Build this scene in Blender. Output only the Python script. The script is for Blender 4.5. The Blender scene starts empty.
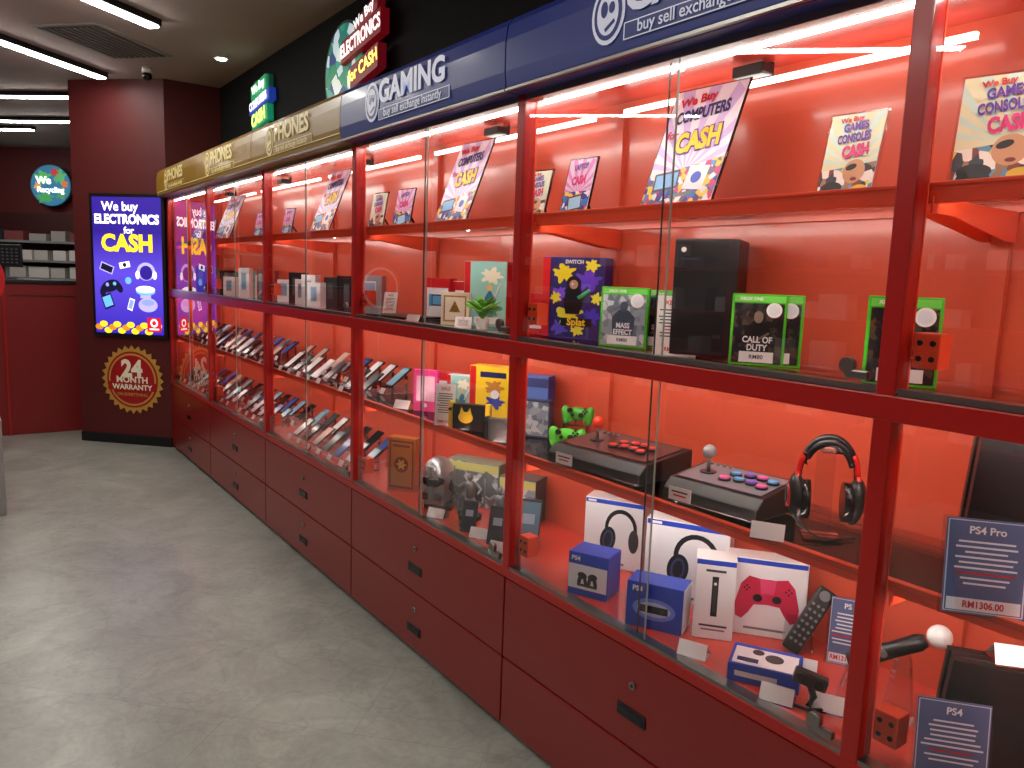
import bpy, bmesh, math, random
from mathutils import Matrix, Vector, Euler
random.seed(7)
PI=math.pi
def s2l(c):
    c=c/255.0
    return c/12.92 if c<=0.04045 else ((c+0.055)/1.055)**2.4
def col(r,g,b): return (s2l(r),s2l(g),s2l(b),1.0)
_m={}
def M(rgb,rough=0.45,metal=0.0,emit=0.0,spec=0.5):
    k=(tuple(rgb),rough,metal,emit,spec)
    if k in _m: return _m[k]
    m=bpy.data.materials.new("mat_%d_%d_%d"%tuple(rgb)); m.use_nodes=True
    nt=m.node_tree; p=nt.nodes["Principled BSDF"]
    p.inputs["Base Color"].default_value=col(*rgb)
    p.inputs["Metallic"].default_value=metal
    p.inputs["Specular IOR Level"].default_value=spec
    n=nt.nodes.new("ShaderNodeTexNoise"); n.inputs["Scale"].default_value=35
    tc=nt.nodes.new("ShaderNodeTexCoord"); nt.links.new(tc.outputs["Object"],n.inputs["Vector"])
    mr=nt.nodes.new("ShaderNodeMapRange"); mr.inputs[3].default_value=max(0,rough-0.05); mr.inputs[4].default_value=rough+0.05
    nt.links.new(n.outputs["Fac"],mr.inputs[0]); nt.links.new(mr.outputs[0],p.inputs["Roughness"])
    if emit>0:
        p.inputs["Emission Color"].default_value=col(*rgb); p.inputs["Emission Strength"].default_value=emit
    _m[k]=m; return m
def node_mat(name):
    m=bpy.data.materials.new(name); m.use_nodes=True
    return m,m.node_tree,m.node_tree.nodes["Principled BSDF"]
def collage(name,cols,scale=14,emit=0.0,rough=.35):
    m,nt,p=node_mat(name)
    tc=nt.nodes.new("ShaderNodeTexCoord"); v=nt.nodes.new("ShaderNodeTexVoronoi"); v.inputs["Scale"].default_value=scale
    nt.links.new(tc.outputs["Object"],v.inputs["Vector"])
    sp=nt.nodes.new("ShaderNodeSeparateColor"); nt.links.new(v.outputs["Color"],sp.inputs[0])
    cr=nt.nodes.new("ShaderNodeValToRGB"); cr.color_ramp.interpolation='CONSTANT'
    e=cr.color_ramp.elements
    while len(e)<len(cols): e.new(0.5)
    for i,c in enumerate(cols): e[i].position=i/len(cols); e[i].color=col(*c)
    nt.links.new(sp.outputs[0],cr.inputs[0]); nt.links.new(cr.outputs[0],p.inputs["Base Color"])
    p.inputs["Roughness"].default_value=rough
    if emit>0:
        nt.links.new(cr.outputs[0],p.inputs["Emission Color"]); p.inputs["Emission Strength"].default_value=emit
    return m
# ---------- mesh builder
class B:
    def __init__(s,name): s.name=name; s.bm=bmesh.new(); s.mats=[]
    def mi(s,m):
        if m not in s.mats: s.mats.append(m)
        return s.mats.index(m)
    def _add(s,t,mat,smooth=False,mtx=None,caps_flat=False):
        i=s.mi(mat)
        if mtx is not None: bmesh.ops.transform(t,matrix=mtx,verts=t.verts)
        for f in t.faces:
            f.material_index=i
            f.smooth=smooth and not (caps_flat and len(f.verts)>4)
        me=bpy.data.meshes.new("tmp"); t.to_mesh(me); t.free()
        s.bm.from_mesh(me); bpy.data.meshes.remove(me)
    def box(s,c,size,mat,bev=0,rot=None):
        t=bmesh.new(); bmesh.ops.create_cube(t,size=1)
        bmesh.ops.scale(t,vec=size,verts=t.verts)
        if bev>0: bmesh.ops.bevel(t,geom=t.edges[:],offset=bev,segments=2,affect='EDGES',profile=0.6)
        m=Matrix.Translation(c)
        if rot: m=m@Euler(rot).to_matrix().to_4x4()
        s._add(t,mat,False,m); return s
    def cyl(s,c,r,h,mat,axis='z',r2=None,seg=24,rot=None):
        t=bmesh.new(); bmesh.ops.create_cone(t,cap_ends=True,segments=seg,radius1=r,radius2=r if r2 is None else r2,depth=h)
        m=Matrix.Translation(c)
        if rot: m=m@Euler(rot).to_matrix().to_4x4()
        elif axis=='y': m=m@Matrix.Rotation(PI/2,4,'X')
        elif axis=='x': m=m@Matrix.Rotation(PI/2,4,'Y')
        s._add(t,mat,True,m,True); return s
    def sph(s,c,sc,mat,rot=None,seg=20):
        if not hasattr(sc,'__len__'): sc=(sc,sc,sc)
        t=bmesh.new(); bmesh.ops.create_uvsphere(t,u_segments=seg,v_segments=max(8,seg*2//3),radius=1)
        m=Matrix.Translation(c)
        if rot: m=m@Euler(rot).to_matrix().to_4x4()
        m=m@Matrix.Diagonal((sc[0],sc[1],sc[2],1))
        s._add(t,mat,True,m); return s
    def prism(s,pts,a0,a1,mat,plane='xz',bev=0):
        t=bmesh.new()
        def P(p,a):
            if plane=='xz': return (p[0],a,p[1])
            if plane=='yz': return (a,p[0],p[1])
            return (p[0],p[1],a)
        v0=[t.verts.new(P(p,a0)) for p in pts]; v1=[t.verts.new(P(p,a1)) for p in pts]
        t.faces.new(v0); t.faces.new(v1[::-1]); n=len(pts)
        for i in range(n): t.faces.new((v0[i],v0[(i+1)%n],v1[(i+1)%n],v1[i]))
        bmesh.ops.recalc_face_normals(t,faces=t.faces)
        if bev>0: bmesh.ops.bevel(t,geom=t.edges[:],offset=bev,segments=2,affect='EDGES',profile=0.6)
        s._add(t,mat); return s
    def poly(s,pts,mat,y=0.0):
        t=bmesh.new(); t.faces.new([t.verts.new((p[0],y,p[1])) for p in pts]); s._add(t,mat); return s
    def rect(s,cx,cz,w,h,mat,y=0.0,ang=0):
        c,sn=math.cos(ang),math.sin(ang)
        return s.poly([(cx+a*c-b*sn,cz+a*sn+b*c) for a,b in ((-w/2,-h/2),(w/2,-h/2),(w/2,h/2),(-w/2,h/2))],mat,y)
    def disc(s,cx,cz,rx,rz,mat,y=0.0,n=24,ang=0):
        c,sn=math.cos(ang),math.sin(ang); P=[]
        for i in range(n):
            a=math.cos(2*PI*i/n)*rx; b=math.sin(2*PI*i/n)*rz; P.append((cx+a*c-b*sn,cz+a*sn+b*c))
        return s.poly(P,mat,y)
    def splat(s,cx,cz,r,rz,mat,y,seed,n=40):
        rg=random.Random(seed); ph=[rg.uniform(0,6.28) for _ in range(3)]; P=[]
        for i in range(n):
            a=2*PI*i/n; k=.78+.16*math.sin(5*a+ph[0])+.14*math.sin(8*a+ph[1])+.07*math.sin(11*a+ph[2])
            P.append((cx+r*k*math.cos(a),cz+rz*k*math.sin(a)))
        return s.poly(P,mat,y)
    def star(s,cx,cz,r1,r2,n,mat,y=0.0):
        return s.poly([(cx+(r1 if i%2 else r2)*math.cos(PI*i/n),cz+(r1 if i%2 else r2)*math.sin(PI*i/n)) for i in range(2*n)],mat,y)
    def tube(s,pts,r,mat,seg=8):
        pts=[Vector(p) for p in pts]; t=bmesh.new(); rings=[]
        for i,p in enumerate(pts):
            d=(pts[min(i+1,len(pts)-1)]-pts[max(i-1,0)]).normalized()
            a=Vector((0,0,1)) if abs(d.z)<.9 else Vector((1,0,0))
            u=d.cross(a).normalized(); w=d.cross(u)
            rr=r[i] if hasattr(r,'__len__') else r
            rings.append([t.verts.new(p+u*math.cos(2*PI*k/seg)*rr+w*math.sin(2*PI*k/seg)*rr) for k in range(seg)])
        for i in range(len(rings)-1):
            for k in range(seg): t.faces.new((rings[i][k],rings[i][(k+1)%seg],rings[i+1][(k+1)%seg],rings[i+1][k]))
        t.faces.new(rings[0]); t.faces.new(rings[-1][::-1])
        bmesh.ops.recalc_face_normals(t,faces=t.faces)
        s._add(t,mat,True,None,True); return s
    def done(s,loc=(0,0,0),rot=0,tilt=0,parent=None):
        me=bpy.data.meshes.new(s.name); s.bm.to_mesh(me); s.bm.free()
        for m in s.mats: me.materials.append(m)
        o=bpy.data.objects.new(s.name,me); bpy.context.collection.objects.link(o)
        o.location=loc; o.rotation_euler=(-tilt,0,math.radians(rot))
        if parent: o.parent=parent
        return o
texts=[]
def T(par,txt,x,z,size,mat,y=-0.001,bold=0.0,ang=0,sx=1.0,shear=0,align='CENTER',ext=0.0003):
    c=bpy.data.curves.new("text_"+txt.split()[0].lower(),'FONT'); c.body=txt; c.size=size; c.align_x=align; c.align_y='CENTER'
    c.extrude=ext; c.offset=bold*size; c.shear=shear; c.resolution_u=3; c.materials.append(mat)
    o=bpy.data.objects.new(c.name,c); bpy.context.collection.objects.link(o)
    o.parent=par
    o.matrix_local=Matrix.Translation((x,y,z))@Matrix.Rotation(PI/2,4,'X')@Matrix.Rotation(ang,4,'Z')@Matrix.Diagonal((sx,1,1,1))
    texts.append(o); return o
def E(name,loc=(0,0,0)):
    o=bpy.data.objects.new(name,None); bpy.context.collection.objects.link(o); o.location=loc; return o
# ---------- shared materials
def redmat(name,rgb,rough,coat=.3):
    m,nt,p=node_mat(name)
    tc=nt.nodes.new("ShaderNodeTexCoord"); n=nt.nodes.new("ShaderNodeTexNoise"); n.inputs["Scale"].default_value=2.5; n.inputs["Detail"].default_value=4
    nt.links.new(tc.outputs["Object"],n.inputs["Vector"])
    mx=nt.nodes.new("ShaderNodeMix"); mx.data_type='RGBA'
    mx.inputs[6].default_value=col(*rgb); mx.inputs[7].default_value=col(*[int(c*.94) for c in rgb])
    nt.links.new(n.outputs["Fac"],mx.inputs[0]); nt.links.new(mx.outputs[2],p.inputs["Base Color"])
    p.inputs["Roughness"].default_value=rough; p.inputs["Coat Weight"].default_value=coat; p.inputs["Coat Roughness"].default_value=.12
    return m
mRed=redmat("red_paint",(168,22,18),.3,.15)
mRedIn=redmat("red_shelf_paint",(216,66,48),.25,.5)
mRedD=redmat("red_drawer_paint",(136,22,20),.3,.2)
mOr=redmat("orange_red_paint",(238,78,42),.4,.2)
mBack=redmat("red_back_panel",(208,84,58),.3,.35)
mWallR=redmat("red_wall_paint",(88,18,18),.6,0)
mBlack=M((14,14,15),.45); mBlk=M((24,24,26),.35); mBlkG=M((12,12,14),.15)
mSteel=M((150,148,145),.3,1.0); mWhite=M((235,235,235),.4); mGrey=M((120,120,122),.5); mDG=M((55,56,60),.45)
mSilver=M((165,168,172),.3,.8)
def glass(name,ior,tint,gain=1.0):
    m=bpy.data.materials.new(name); m.use_nodes=True; nt=m.node_tree; nt.nodes.clear()
    o=nt.nodes.new("ShaderNodeOutputMaterial"); mx=nt.nodes.new("ShaderNodeMixShader"); f=nt.nodes.new("ShaderNodeFresnel"); f.inputs[0].default_value=ior
    g2=nt.nodes.new("ShaderNodeMath"); g2.operation='MULTIPLY'; g2.use_clamp=True; g2.inputs[1].default_value=gain; nt.links.new(f.outputs[0],g2.inputs[0])
    t=nt.nodes.new("ShaderNodeBsdfTransparent"); t.inputs[0].default_value=tint; g=nt.nodes.new("ShaderNodeBsdfGlossy"); g.inputs["Roughness"].default_value=0.0
    nt.links.new(g2.outputs[0],mx.inputs[0]); nt.links.new(t.outputs[0],mx.inputs[1]); nt.links.new(g.outputs[0],mx.inputs[2]); nt.links.new(mx.outputs[0],o.inputs[0])
    return m
mGlass=glass("clear_glass",1.5,(.97,.98,.97,1),1.6); mShelf=glass("shelf_glass",1.35,(.95,.95,.95,1)); mAcr=glass("acrylic",1.4,(.93,.94,.96,1))
mEdge=M((150,160,150),.2)
def emis(name,rgb,st):
    m=bpy.data.materials.new(name); m.use_nodes=True; nt=m.node_tree; nt.nodes.clear()
    o=nt.nodes.new("ShaderNodeOutputMaterial"); e=nt.nodes.new("ShaderNodeEmission"); e.inputs[0].default_value=col(*rgb); e.inputs[1].default_value=st
    nt.links.new(e.outputs[0],o.inputs[0]); return m
mLED=emis("led_strip_light",(255,246,236),32); mLEDb=emis("led_rear_strip_light",(255,246,236),7); mFillS=emis("hidden_shelf_fill_light",(255,246,236),38); mFillT=emis("hidden_top_shelf_fill_light",(255,246,236),22); mCeilL=emis("ceiling_strip_light",(255,250,242),52)  # shelf and top-shelf emitters are added fill lights, kept out of sight
# ---------- floor
m,nt,p=node_mat("vinyl_stone_floor")
tc=nt.nodes.new("ShaderNodeTexCoord"); mp=nt.nodes.new("ShaderNodeMapping"); mp.inputs["Rotation"].default_value=(0,0,math.radians(46))
nt.links.new(tc.outputs["Object"],mp.inputs[0])
br=nt.nodes.new("ShaderNodeTexBrick"); br.inputs["Scale"].default_value=1; br.inputs["Brick Width"].default_value=.92; br.inputs["Row Height"].default_value=.46
br.inputs["Mortar Size"].default_value=.002; br.inputs["Color1"].default_value=(1,1,1,1); br.inputs["Color2"].default_value=(.93,.93,.93,1); br.inputs["Mortar"].default_value=(.78,.78,.78,1)
nt.links.new(mp.outputs[0],br.inputs["Vector"])
n1=nt.nodes.new("ShaderNodeTexNoise"); n1.inputs["Scale"].default_value=2.6; n1.inputs["Detail"].default_value=9; n1.inputs["Roughness"].default_value=.68; n1.inputs["Distortion"].default_value=.9
n2=nt.nodes.new("ShaderNodeTexNoise"); n2.inputs["Scale"].default_value=22; n2.inputs["Detail"].default_value=6; n2.inputs["Distortion"].default_value=1.5
for n in (n1,n2): nt.links.new(mp.outputs[0],n.inputs["Vector"])
cr=nt.nodes.new("ShaderNodeValToRGB"); cr.color_ramp.elements[0].position=.3; cr.color_ramp.elements[0].color=col(132,134,126); cr.color_ramp.elements[1].position=.72; cr.color_ramp.elements[1].color=col(172,174,164)
nt.links.new(n1.outputs["Fac"],cr.inputs[0])
cr2=nt.nodes.new("ShaderNodeValToRGB"); cr2.color_ramp.elements[0].position=.3; cr2.color_ramp.elements[0].color=(.86,.86,.86,1); cr2.color_ramp.elements[1].position=.65; cr2.color_ramp.elements[1].color=(1,1,1,1)
nt.links.new(n2.outputs["Fac"],cr2.inputs[0])
vz=nt.nodes.new("ShaderNodeTexVoronoi"); vz.feature='DISTANCE_TO_EDGE'; vz.inputs["Scale"].default_value=2.4
nd=nt.nodes.new("ShaderNodeTexNoise"); nd.inputs["Scale"].default_value=3.0; nd.inputs["Detail"].default_value=5
nt.links.new(mp.outputs[0],nd.inputs["Vector"])
ad_=nt.nodes.new("ShaderNodeMix"); ad_.data_type='RGBA'; ad_.blend_type='ADD'; ad_.inputs[0].default_value=.9
nt.links.new(mp.outputs[0],ad_.inputs[6]); nt.links.new(nd.outputs["Color"],ad_.inputs[7]); nt.links.new(ad_.outputs[2],vz.inputs["Vector"])
cr3=nt.nodes.new("ShaderNodeValToRGB"); cr3.color_ramp.elements[0].position=0; cr3.color_ramp.elements[0].color=(.86,.86,.86,1); cr3.color_ramp.elements[1].position=.03; cr3.color_ramp.elements[1].color=(1,1,1,1)
nt.links.new(vz.outputs["Distance"],cr3.inputs[0])
def mul(a,b):
    x=nt.nodes.new("ShaderNodeMix"); x.data_type='RGBA'; x.blend_type='MULTIPLY'; x.inputs[0].default_value=1
    nt.links.new(a,x.inputs[6]); nt.links.new(b,x.inputs[7]); return x.outputs[2]
nt.links.new(mul(mul(mul(cr.outputs[0],br.outputs["Color"]),cr2.outputs[0]),cr3.outputs[0]),p.inputs["Base Color"])
p.inputs["Roughness"].default_value=.3
mFloor=m
# ---------- room
B("floor").box((0.5,6,-.05),(8,19,.1),mFloor).done()
mCeil=redmat("ceiling_paint",(172,158,152),.8,0)
B("ceiling").box((0.5,6,3.11),(8,19,.1),mCeil).done()
mBW=M((9,9,10),.8,0,0,.2)
B("wall_right").box((1.96,3,1.53),(.12,12.0,3.06),mBW).done()
B("wall_left").box((-3.05,6,1.53),(.1,19,3.06),mWallR).done()
B("wall_front").box((0.0,-3.05,1.53),(6,.1,3.06),mWallR).done()
c0=Vector((.2,12.9,0))
B("wall_back").box((0,.06,1.53),(9,.1,3.06),mWallR).done((c0.x,c0.y,0),-35.8)
# pillar
B("wall_pillar").prism([(1.452,7.0),(.84,7.63),(1.2,9.0),(2.0,9.0),(2.0,7.0)],0,3.06,mWallR,'xy').done()
B("baseboard_pillar").box((0,-.006,.04),(.875,.012,.08),mBlack).done((1.146,7.315,0),-45.9)
# ---------- ceiling fixtures
def strip(cx,cy,L,ang,w=.055):
    b=B("linear_ceiling_light"); b.box((0,0,-.02),(L,w+.035,.04),mBlk,.004); b.box((0,0,-.044),(L-.02,w,.012),mCeilL)
    b.done((cx,cy,3.06),ang)
strip(.33,6.52,1.9,42,.07); strip(.48,4.98,1.5,36,.07)
strip(.55,8.5,1.6,-42); strip(.75,9.85,1.2,-42); strip(.2,11.0,1.6,-42)
strip(-1.55,2.93,1.5,45,.07); strip(-.3,2.2,1.5,45); strip(-.3,-.6,1.6,45); strip(-1.9,5.3,1.5,45); strip(-1.9,.2,1.5,45); strip(-.6,.9,1.5,45)
b=B("ceiling_vent"); b.box((0,0,-.006),(.74,.50,.012),M((150,145,140),.6)); b.box((0,0,-.013),(.68,.44,.004),mBlk)
for i in range(9): b.box((0,-.19+i*.047,-.018),(.66,.020,.006),M((120,116,112),.6))
b.done((.91,6.15,3.06),42)
b=B("recessed_downlight"); b.cyl((0,0,-.006),.05,.012,mWhite); b.cyl((0,0,-.014),.035,.006,emis("downlight",(255,250,240),14)); b.done((1.64,6.0,3.06))
b=B("security_camera"); b.cyl((0,0,-.02),.035,.04,mWhite); b.sph((0,0,-.06),.035,mBlkG); b.done((1.28,6.72,3.06))
# ---------- CABINET
cab=E("display_cabinet",(0,0,0))
FX=1.45; BXk=1.885; ys=[-1.725,-.48,.775,2.01,3.255,4.5,5.745,6.985]
fr=B("frame")
y0,y1=ys[0],ys[-1]; Lm=y1-y0; ym=(y0+y1)/2
for i,y in enumerate(ys):
    yy=min(max(y,y0+.025),y1-.025)
    fr.box((FX+.022,yy,1.35),(.044,.038,1.56),mRed,.003)
    fr.box((FX+.0475,yy,1.35),(.005,.038,1.56),mOr)  # brighter orange layer paints in the lit inner side of the post
    fr.box((BXk-.010,yy,1.35),(.02,.04,1.56),mBack)
    for z in (.97,1.35,1.75):
        for sd in (-1,1):
            yb=yy+sd*.026
            if y0<yb<y1: fr.prism([(FX+.05,z-.02),(BXk-.01,z-.02),(BXk-.01,z-.085),(BXk-.06,z-.085),(FX+.14,z-.05),(FX+.05,z-.05)],yb-.002,yb+.002,mOr,'xz')
fr.box((FX+.025,ym,1.327),(.056,Lm,.050),mRed,.003)
fr.box((FX+.02,ym,1.360),(.035,Lm,.012),mSteel)
fr.box((FX+.025,ym,.572),(.054,Lm,.03),mRed,.003)
fr.box((FX+.02,ym,.592),(.035,Lm,.010),mSteel)
fr.box((FX+.02,ym,2.105),(.035,Lm,.022),mSteel)
for z,hh in ((.958,.03),(1.738,.04)):
    fr.box((FX+.065,ym,z),(.02,Lm,hh),mOr,.002)
    fr.box((BXk-.02,ym,z),(.02,Lm,.02),mBack)
fr.box((BXk-.02,ym,1.33),(.02,Lm,.02),mBack)
fr.box((1.67,ym,.585),(.43,Lm,.02),mRedIn)
fr.box((1.67,ym,2.165),(.44,Lm,.02),mRedIn)
fr.box((1.67,y1-.006,1.36),(.42,.012,1.6),mRedIn); fr.box((1.67,y0+.006,1.36),(.42,.012,1.6),mRedIn)
fr.done(parent=cab)
B("back_panel").box((1.89,ym,1.37),(.015,Lm,1.6),mBack).done(parent=cab)
b=B("drawers")
b.box((1.69,ym,.28),(.42,Lm,.56),mRedD)
for k in range(len(ys)-1):
    a,c=ys[k]+.004,ys[k+1]-.004; yc=(a+c)/2
    for z0,z1 in ((.03,.270),(.276,.553)):
        b.box((FX+.012,yc,(z0+z1)/2),(.024,c-a,z1-z0),mRedD,.003)
        hz=z1-.18 if z0>.2 else z1-.155
        b.box((FX-.001,yc,hz),(.006,.11,.036),mBlk,.002); b.box((FX-.004,yc,hz-.002),(.003,.09,.024),mBlkG)
        b.cyl((FX-.002,yc,hz+.085),.011,.008,mSteel,'x'); b.cyl((FX-.006,yc,hz+.085),.005,.002,mBlk,'x')
b.box((1.70,ym,.015),(.40,Lm,.03),mBlack)
b.done(parent=cab)
b=B("glass_shelves")
for z in (.966,1.346,1.746): b.box((1.685,ym,z),(.37,Lm-.03,.008),mShelf)
b.done(parent=cab)
gd=B("glass_doors"); ge=B("glass_door_edges"); lk=B("door_locks"); sb_=B("alarm_units")
for k in range(len(ys)-1):
    a,c=ys[k]+.024,ys[k+1]-.024; yc=(a+c)/2
    for z0,z1 in ((.598,1.30),(1.366,2.095)):
        for (p0,p1,x) in ((yc-.02,c,FX+.012),(a,yc+.02,FX+.024)):
            t=bmesh.new(); t.faces.new([t.verts.new(v) for v in ((x,p0,z0),(x,p0,z1),(x,p1,z1),(x,p1,z0))]); gd._add(t,mGlass)
        ge.box((FX+.012,yc-.02,(z0+z1)/2),(.005,.0025,z1-z0),mEdge); ge.box((FX+.024,yc+.02,(z0+z1)/2),(.005,.0018,z1-z0),mDG)
        lk.cyl((FX+.004,a+.06,z0+.035),.016,.014,mSteel,'x'); lk.box((FX+.006,a+.04,z0+.018),(.014,.05,.018),mSteel,.003)
        zc=z0+.075
        sb_.box((FX+.055,c-.029,zc),(.045,.05,.068),mOr,.003)
        for dy in (-.012,.012):
            for dz in (-.015,.015): sb_.cyl((FX+.0315,c-.029+dy,zc+dz),.0055,.003,mBlack,'x',seg=12)
gd.done(parent=cab); ge.done(parent=cab); lk.done(parent=cab); sb_.done(parent=cab)
b=B("led_strips_with_fill")
for k in range(len(ys)-1):
    a,c=ys[k]+.04,ys[k+1]-.04; yc=(a+c)/2; L=c-a
    b.box((1.512,yc,2.094),(.014,L,.008),mLED); b.box((1.512,yc,2.128),(.018,L,.060),mRed)
    b.box((1.82,yc,2.105),(.014,L*.94,.014),mLEDb); b.box((1.83,yc,2.135),(.012,.03,.05),mBlk); b.box((1.79,yc+.02,2.13),(.05,.10,.03),mBlk,.005)
    b.box((1.510,yc,1.325),(.006,L,.02),mFillS)  # unseen fill behind the mid rail, added to brighten the lower section
    b.box((1.529,yc,.951),(.005,L,.014),mFillS)  # unseen fill behind the shelf lip, added to brighten the bottom level
    b.box((1.529,yc,1.732),(.005,L,.014),mFillT)  # unseen fill behind the top shelf lip, added to light the shelf below
b.done(parent=cab)
# fascia
mGold=redmat("gold_fascia",(158,122,32),.35,.2); mBlue=redmat("blue_fascia",(22,44,128),.35,.15)
prof=[(1.455,2.112),(1.405,2.112),(1.390,2.125),(1.385,2.17),(1.385,2.26),(1.392,2.305),(1.41,2.328),(1.46,2.338),(1.895,2.338),(1.895,2.18),(1.46,2.18)]
mLt=M((215,220,240),.4,0,.15); mLg=M((236,218,150),.4,0,.1)
for k in range(len(ys)-1):
    g=ys[k]>3
    b=B("fascia_panel"); L=ys[k+1]-ys[k]-.006
    b.prism(prof,ys[k]+.003,ys[k+1]-.003+(.04 if k==6 else 0),mGold if g else mBlue,'xz')
    b.box((1.392,(ys[k]+ys[k+1])/2,2.117),(.012,L,.008),mSteel)
    if g: b.box((1.384,(ys[k]+ys[k+1])/2,2.148),(.003,L,.004),mLg)
    b.done(parent=cab)
    e=E("fascia_lettering",(1.3835,(ys[k]+ys[k+1])/2-(.14 if k==2 else 0),2.224)); e.rotation_euler=(0,0,-PI/2); e.parent=cab
    lc=mLg if g else mLt; base=mGold if g else mBlue
    a=B("emblem"); cx=-.30
    a.disc(cx,0,.062,.075,lc,-.001); a.disc(cx,0,.052,.064,base,-.002)
    a.disc(cx,0,.040,.052,lc,-.003); a.disc(cx-.012,.012,.013,.02,base,-.004); a.disc(cx+.016,.012,.011,.014,base,-.004); a.rect(cx+.01,-.03,.04,.01,base,-.004,.5)
    a.rect(.03,-.056,.54,.042,lc,-.001); a.rect(.03,-.056,.532,.036,base,-.0015)
    a.done(parent=e)
    T(e,"PHONES" if g else "GAMING",.02,.022,.115,lc,-.004,.035,sx=1.12)
    T(e,"buy sell exchange instantly",.03,-.055,.042,lc,-.005,.01,sx=.98)
# ---------- signs on black wall
def emT(rgb,e=1.2): return M(rgb,.5,0,e)
b=B("illuminated_round_sign")
b.cyl((-.17,-.03,-.02),.27,.05,M((30,70,60),.4),'y',seg=40)
b.disc(-.17,-.02,.255,.255,collage("globe_art",[(20,120,110),(40,150,120),(225,235,225),(200,220,230),(30,60,120),(20,130,90)],16,.6),-.056,40)
b.prism([(.02,.12),(.30,.20),(.30,.28),(.02,.19)],-.075,-.03,emT((130,16,28),.3))
b.prism([(-.14,-.0),(.36,.07),(.36,.19),(-.14,.12)],-.085,-.035,emT((140,12,28),.3))
b.prism([(-.02,-.15),(.32,-.09),(.32,.03),(-.02,-.03)],-.08,-.03,emT((130,16,34),.3))
o=b.done((1.9,4.12,2.70),-90)
T(o,"We Buy",.16,.198,.075,emT((255,255,255)),-.087,.02,.28)
T(o,"ELECTRONICS",.11,.094,.1,emT((255,240,240)),-.087,.03,.14,sx=.78)
T(o,"for CASH",.15,-.06,.09,emT((255,240,120)),-.087,.03,.17)
b=B("illuminated_wall_sign")
b.box((0,-.02,.0),(.34,.04,.36),M((20,90,70),.4,0,.3),.01)
b.box((-.02,-.03,.11),(.34,.05,.11),emT((30,150,90),.6),.01,(0,-.12,0)); b.box((0,-.03,.01),(.46,.055,.09),emT((30,60,160),.6),.01,(0,-.12,0)); b.box((0,-.03,-.10),(.36,.05,.12),emT((20,130,90),.7),.01,(0,-.12,0))
o=b.done((1.9,5.80,2.74),-90)
T(o,"We Buy",0,.115,.085,emT((255,255,255),1.6),-.062,.02,.12); T(o,"COMPUTERS",0,.01,.08,emT((255,255,255),1.6),-.064,.03,.12,sx=.85); T(o,"CASH",0,-.10,.12,emT((240,255,120),1.6),-.062,.04,.12)
# ---------- kiosk screen on pillar
ddv=Vector((-.69,.72,0)).normalized(); nv=Vector((-.72,-.69,0)).normalized()
kp=Vector((1.452,7.0,0))+ddv*.350+nv*.002
m,nt,p=node_mat("screen_gradient"); tc=nt.nodes.new("ShaderNodeTexCoord"); sp=nt.nodes.new("ShaderNodeSeparateXYZ"); nt.links.new(tc.outputs["Generated"],sp.inputs[0])
cr=nt.nodes.new("ShaderNodeValToRGB"); cr.color_ramp.elements[0].color=col(60,40,200); cr.color_ramp.elements[1].color=col(60,30,170)
x=cr.color_ramp.elements.new(.45); x.color=col(108,80,245); x=cr.color_ramp.elements.new(.75); x.color=col(52,26,160)
nt.links.new(sp.outputs[2],cr.inputs[0]); nt.links.new(cr.outputs[0],p.inputs["Emission Color"]); p.inputs["Emission Strength"].default_value=1.0; p.inputs["Base Color"].default_value=(.01,.01,.02,1)
mScr=m
b=B("digital_signage_screen")
b.box((0,-.016,1.54),(.70,.032,1.20),mBlk,.004)
k=b.done(kp,-46.2)
a=B("display"); a.rect(0,1.54,.645,1.14,mScr,-.0335); a.done(parent=k)
W=emT((255,255,255),1.3); Y=emT((255,214,40),1.2)
a=B("device_icons"); LB=emT((150,170,255),.8); LV=emT((186,180,255),.9); DB=emT((24,24,60),.4); CY=emT((110,190,255),.9)
a.rect(-.2,1.52,.13,.07,LV,-.0345,-.35); a.rect(-.2,1.52,.11,.052,DB,-.0348,-.35)
a.rect(-.03,1.55,.10,.05,W,-.0345,.2); a.disc(-.03,1.55,.018,.018,DB,-.0348)
a.disc(.17,1.50,.085,.075,LV,-.0345); a.disc(.17,1.49,.060,.06,mScr,-.0348); a.disc(.09,1.47,.02,.035,W,-.035); a.disc(.25,1.47,.02,.035,W,-.035)
a.disc(-.17,1.37,.09,.05,DB,-.0345,ang=.3); a.disc(-.24,1.33,.03,.05,DB,-.0346,ang=-.3); a.disc(-.09,1.36,.03,.05,DB,-.0346,ang=.6); a.disc(-.2,1.38,.016,.016,LB,-.035); a.disc(-.13,1.39,.016,.016,CY,-.035)
a.rect(-.20,1.24,.10,.12,DB,-.0345,.35); a.rect(-.20,1.24,.08,.09,CY,-.0348,.35)
a.disc(.16,1.33,.09,.03,CY,-.0345); a.disc(.16,1.35,.09,.03,W,-.0348); a.rect(.16,1.29,.1,.03,LV,-.0345)
a.disc(.18,1.22,.09,.06,LV,-.0345); a.disc(.18,1.24,.06,.025,LB,-.0348); a.rect(.02,1.22,.05,.10,W,-.0345,-.3); a.rect(.02,1.22,.04,.08,LB,-.0348,-.3); a.disc(0,1.42,.03,.03,CY,-.0345)
for i in range(14): a.disc(-.29+i*.043,1.02+.03*math.sin(i*2.1),.038,.026,Y if i%3 else emT((230,150,30),.8),-.0355+i*-.0001)
a.rect(.235,1.055,.13,.12,emT((215,20,50),1),-.038); a.disc(.235,1.07,.035,.035,W,-.0385); a.disc(.235,1.07,.02,.02,emT((215,20,50),1),-.039); a.rect(.235,1.018,.09,.012,W,-.0385)
a.done(parent=k)
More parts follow.
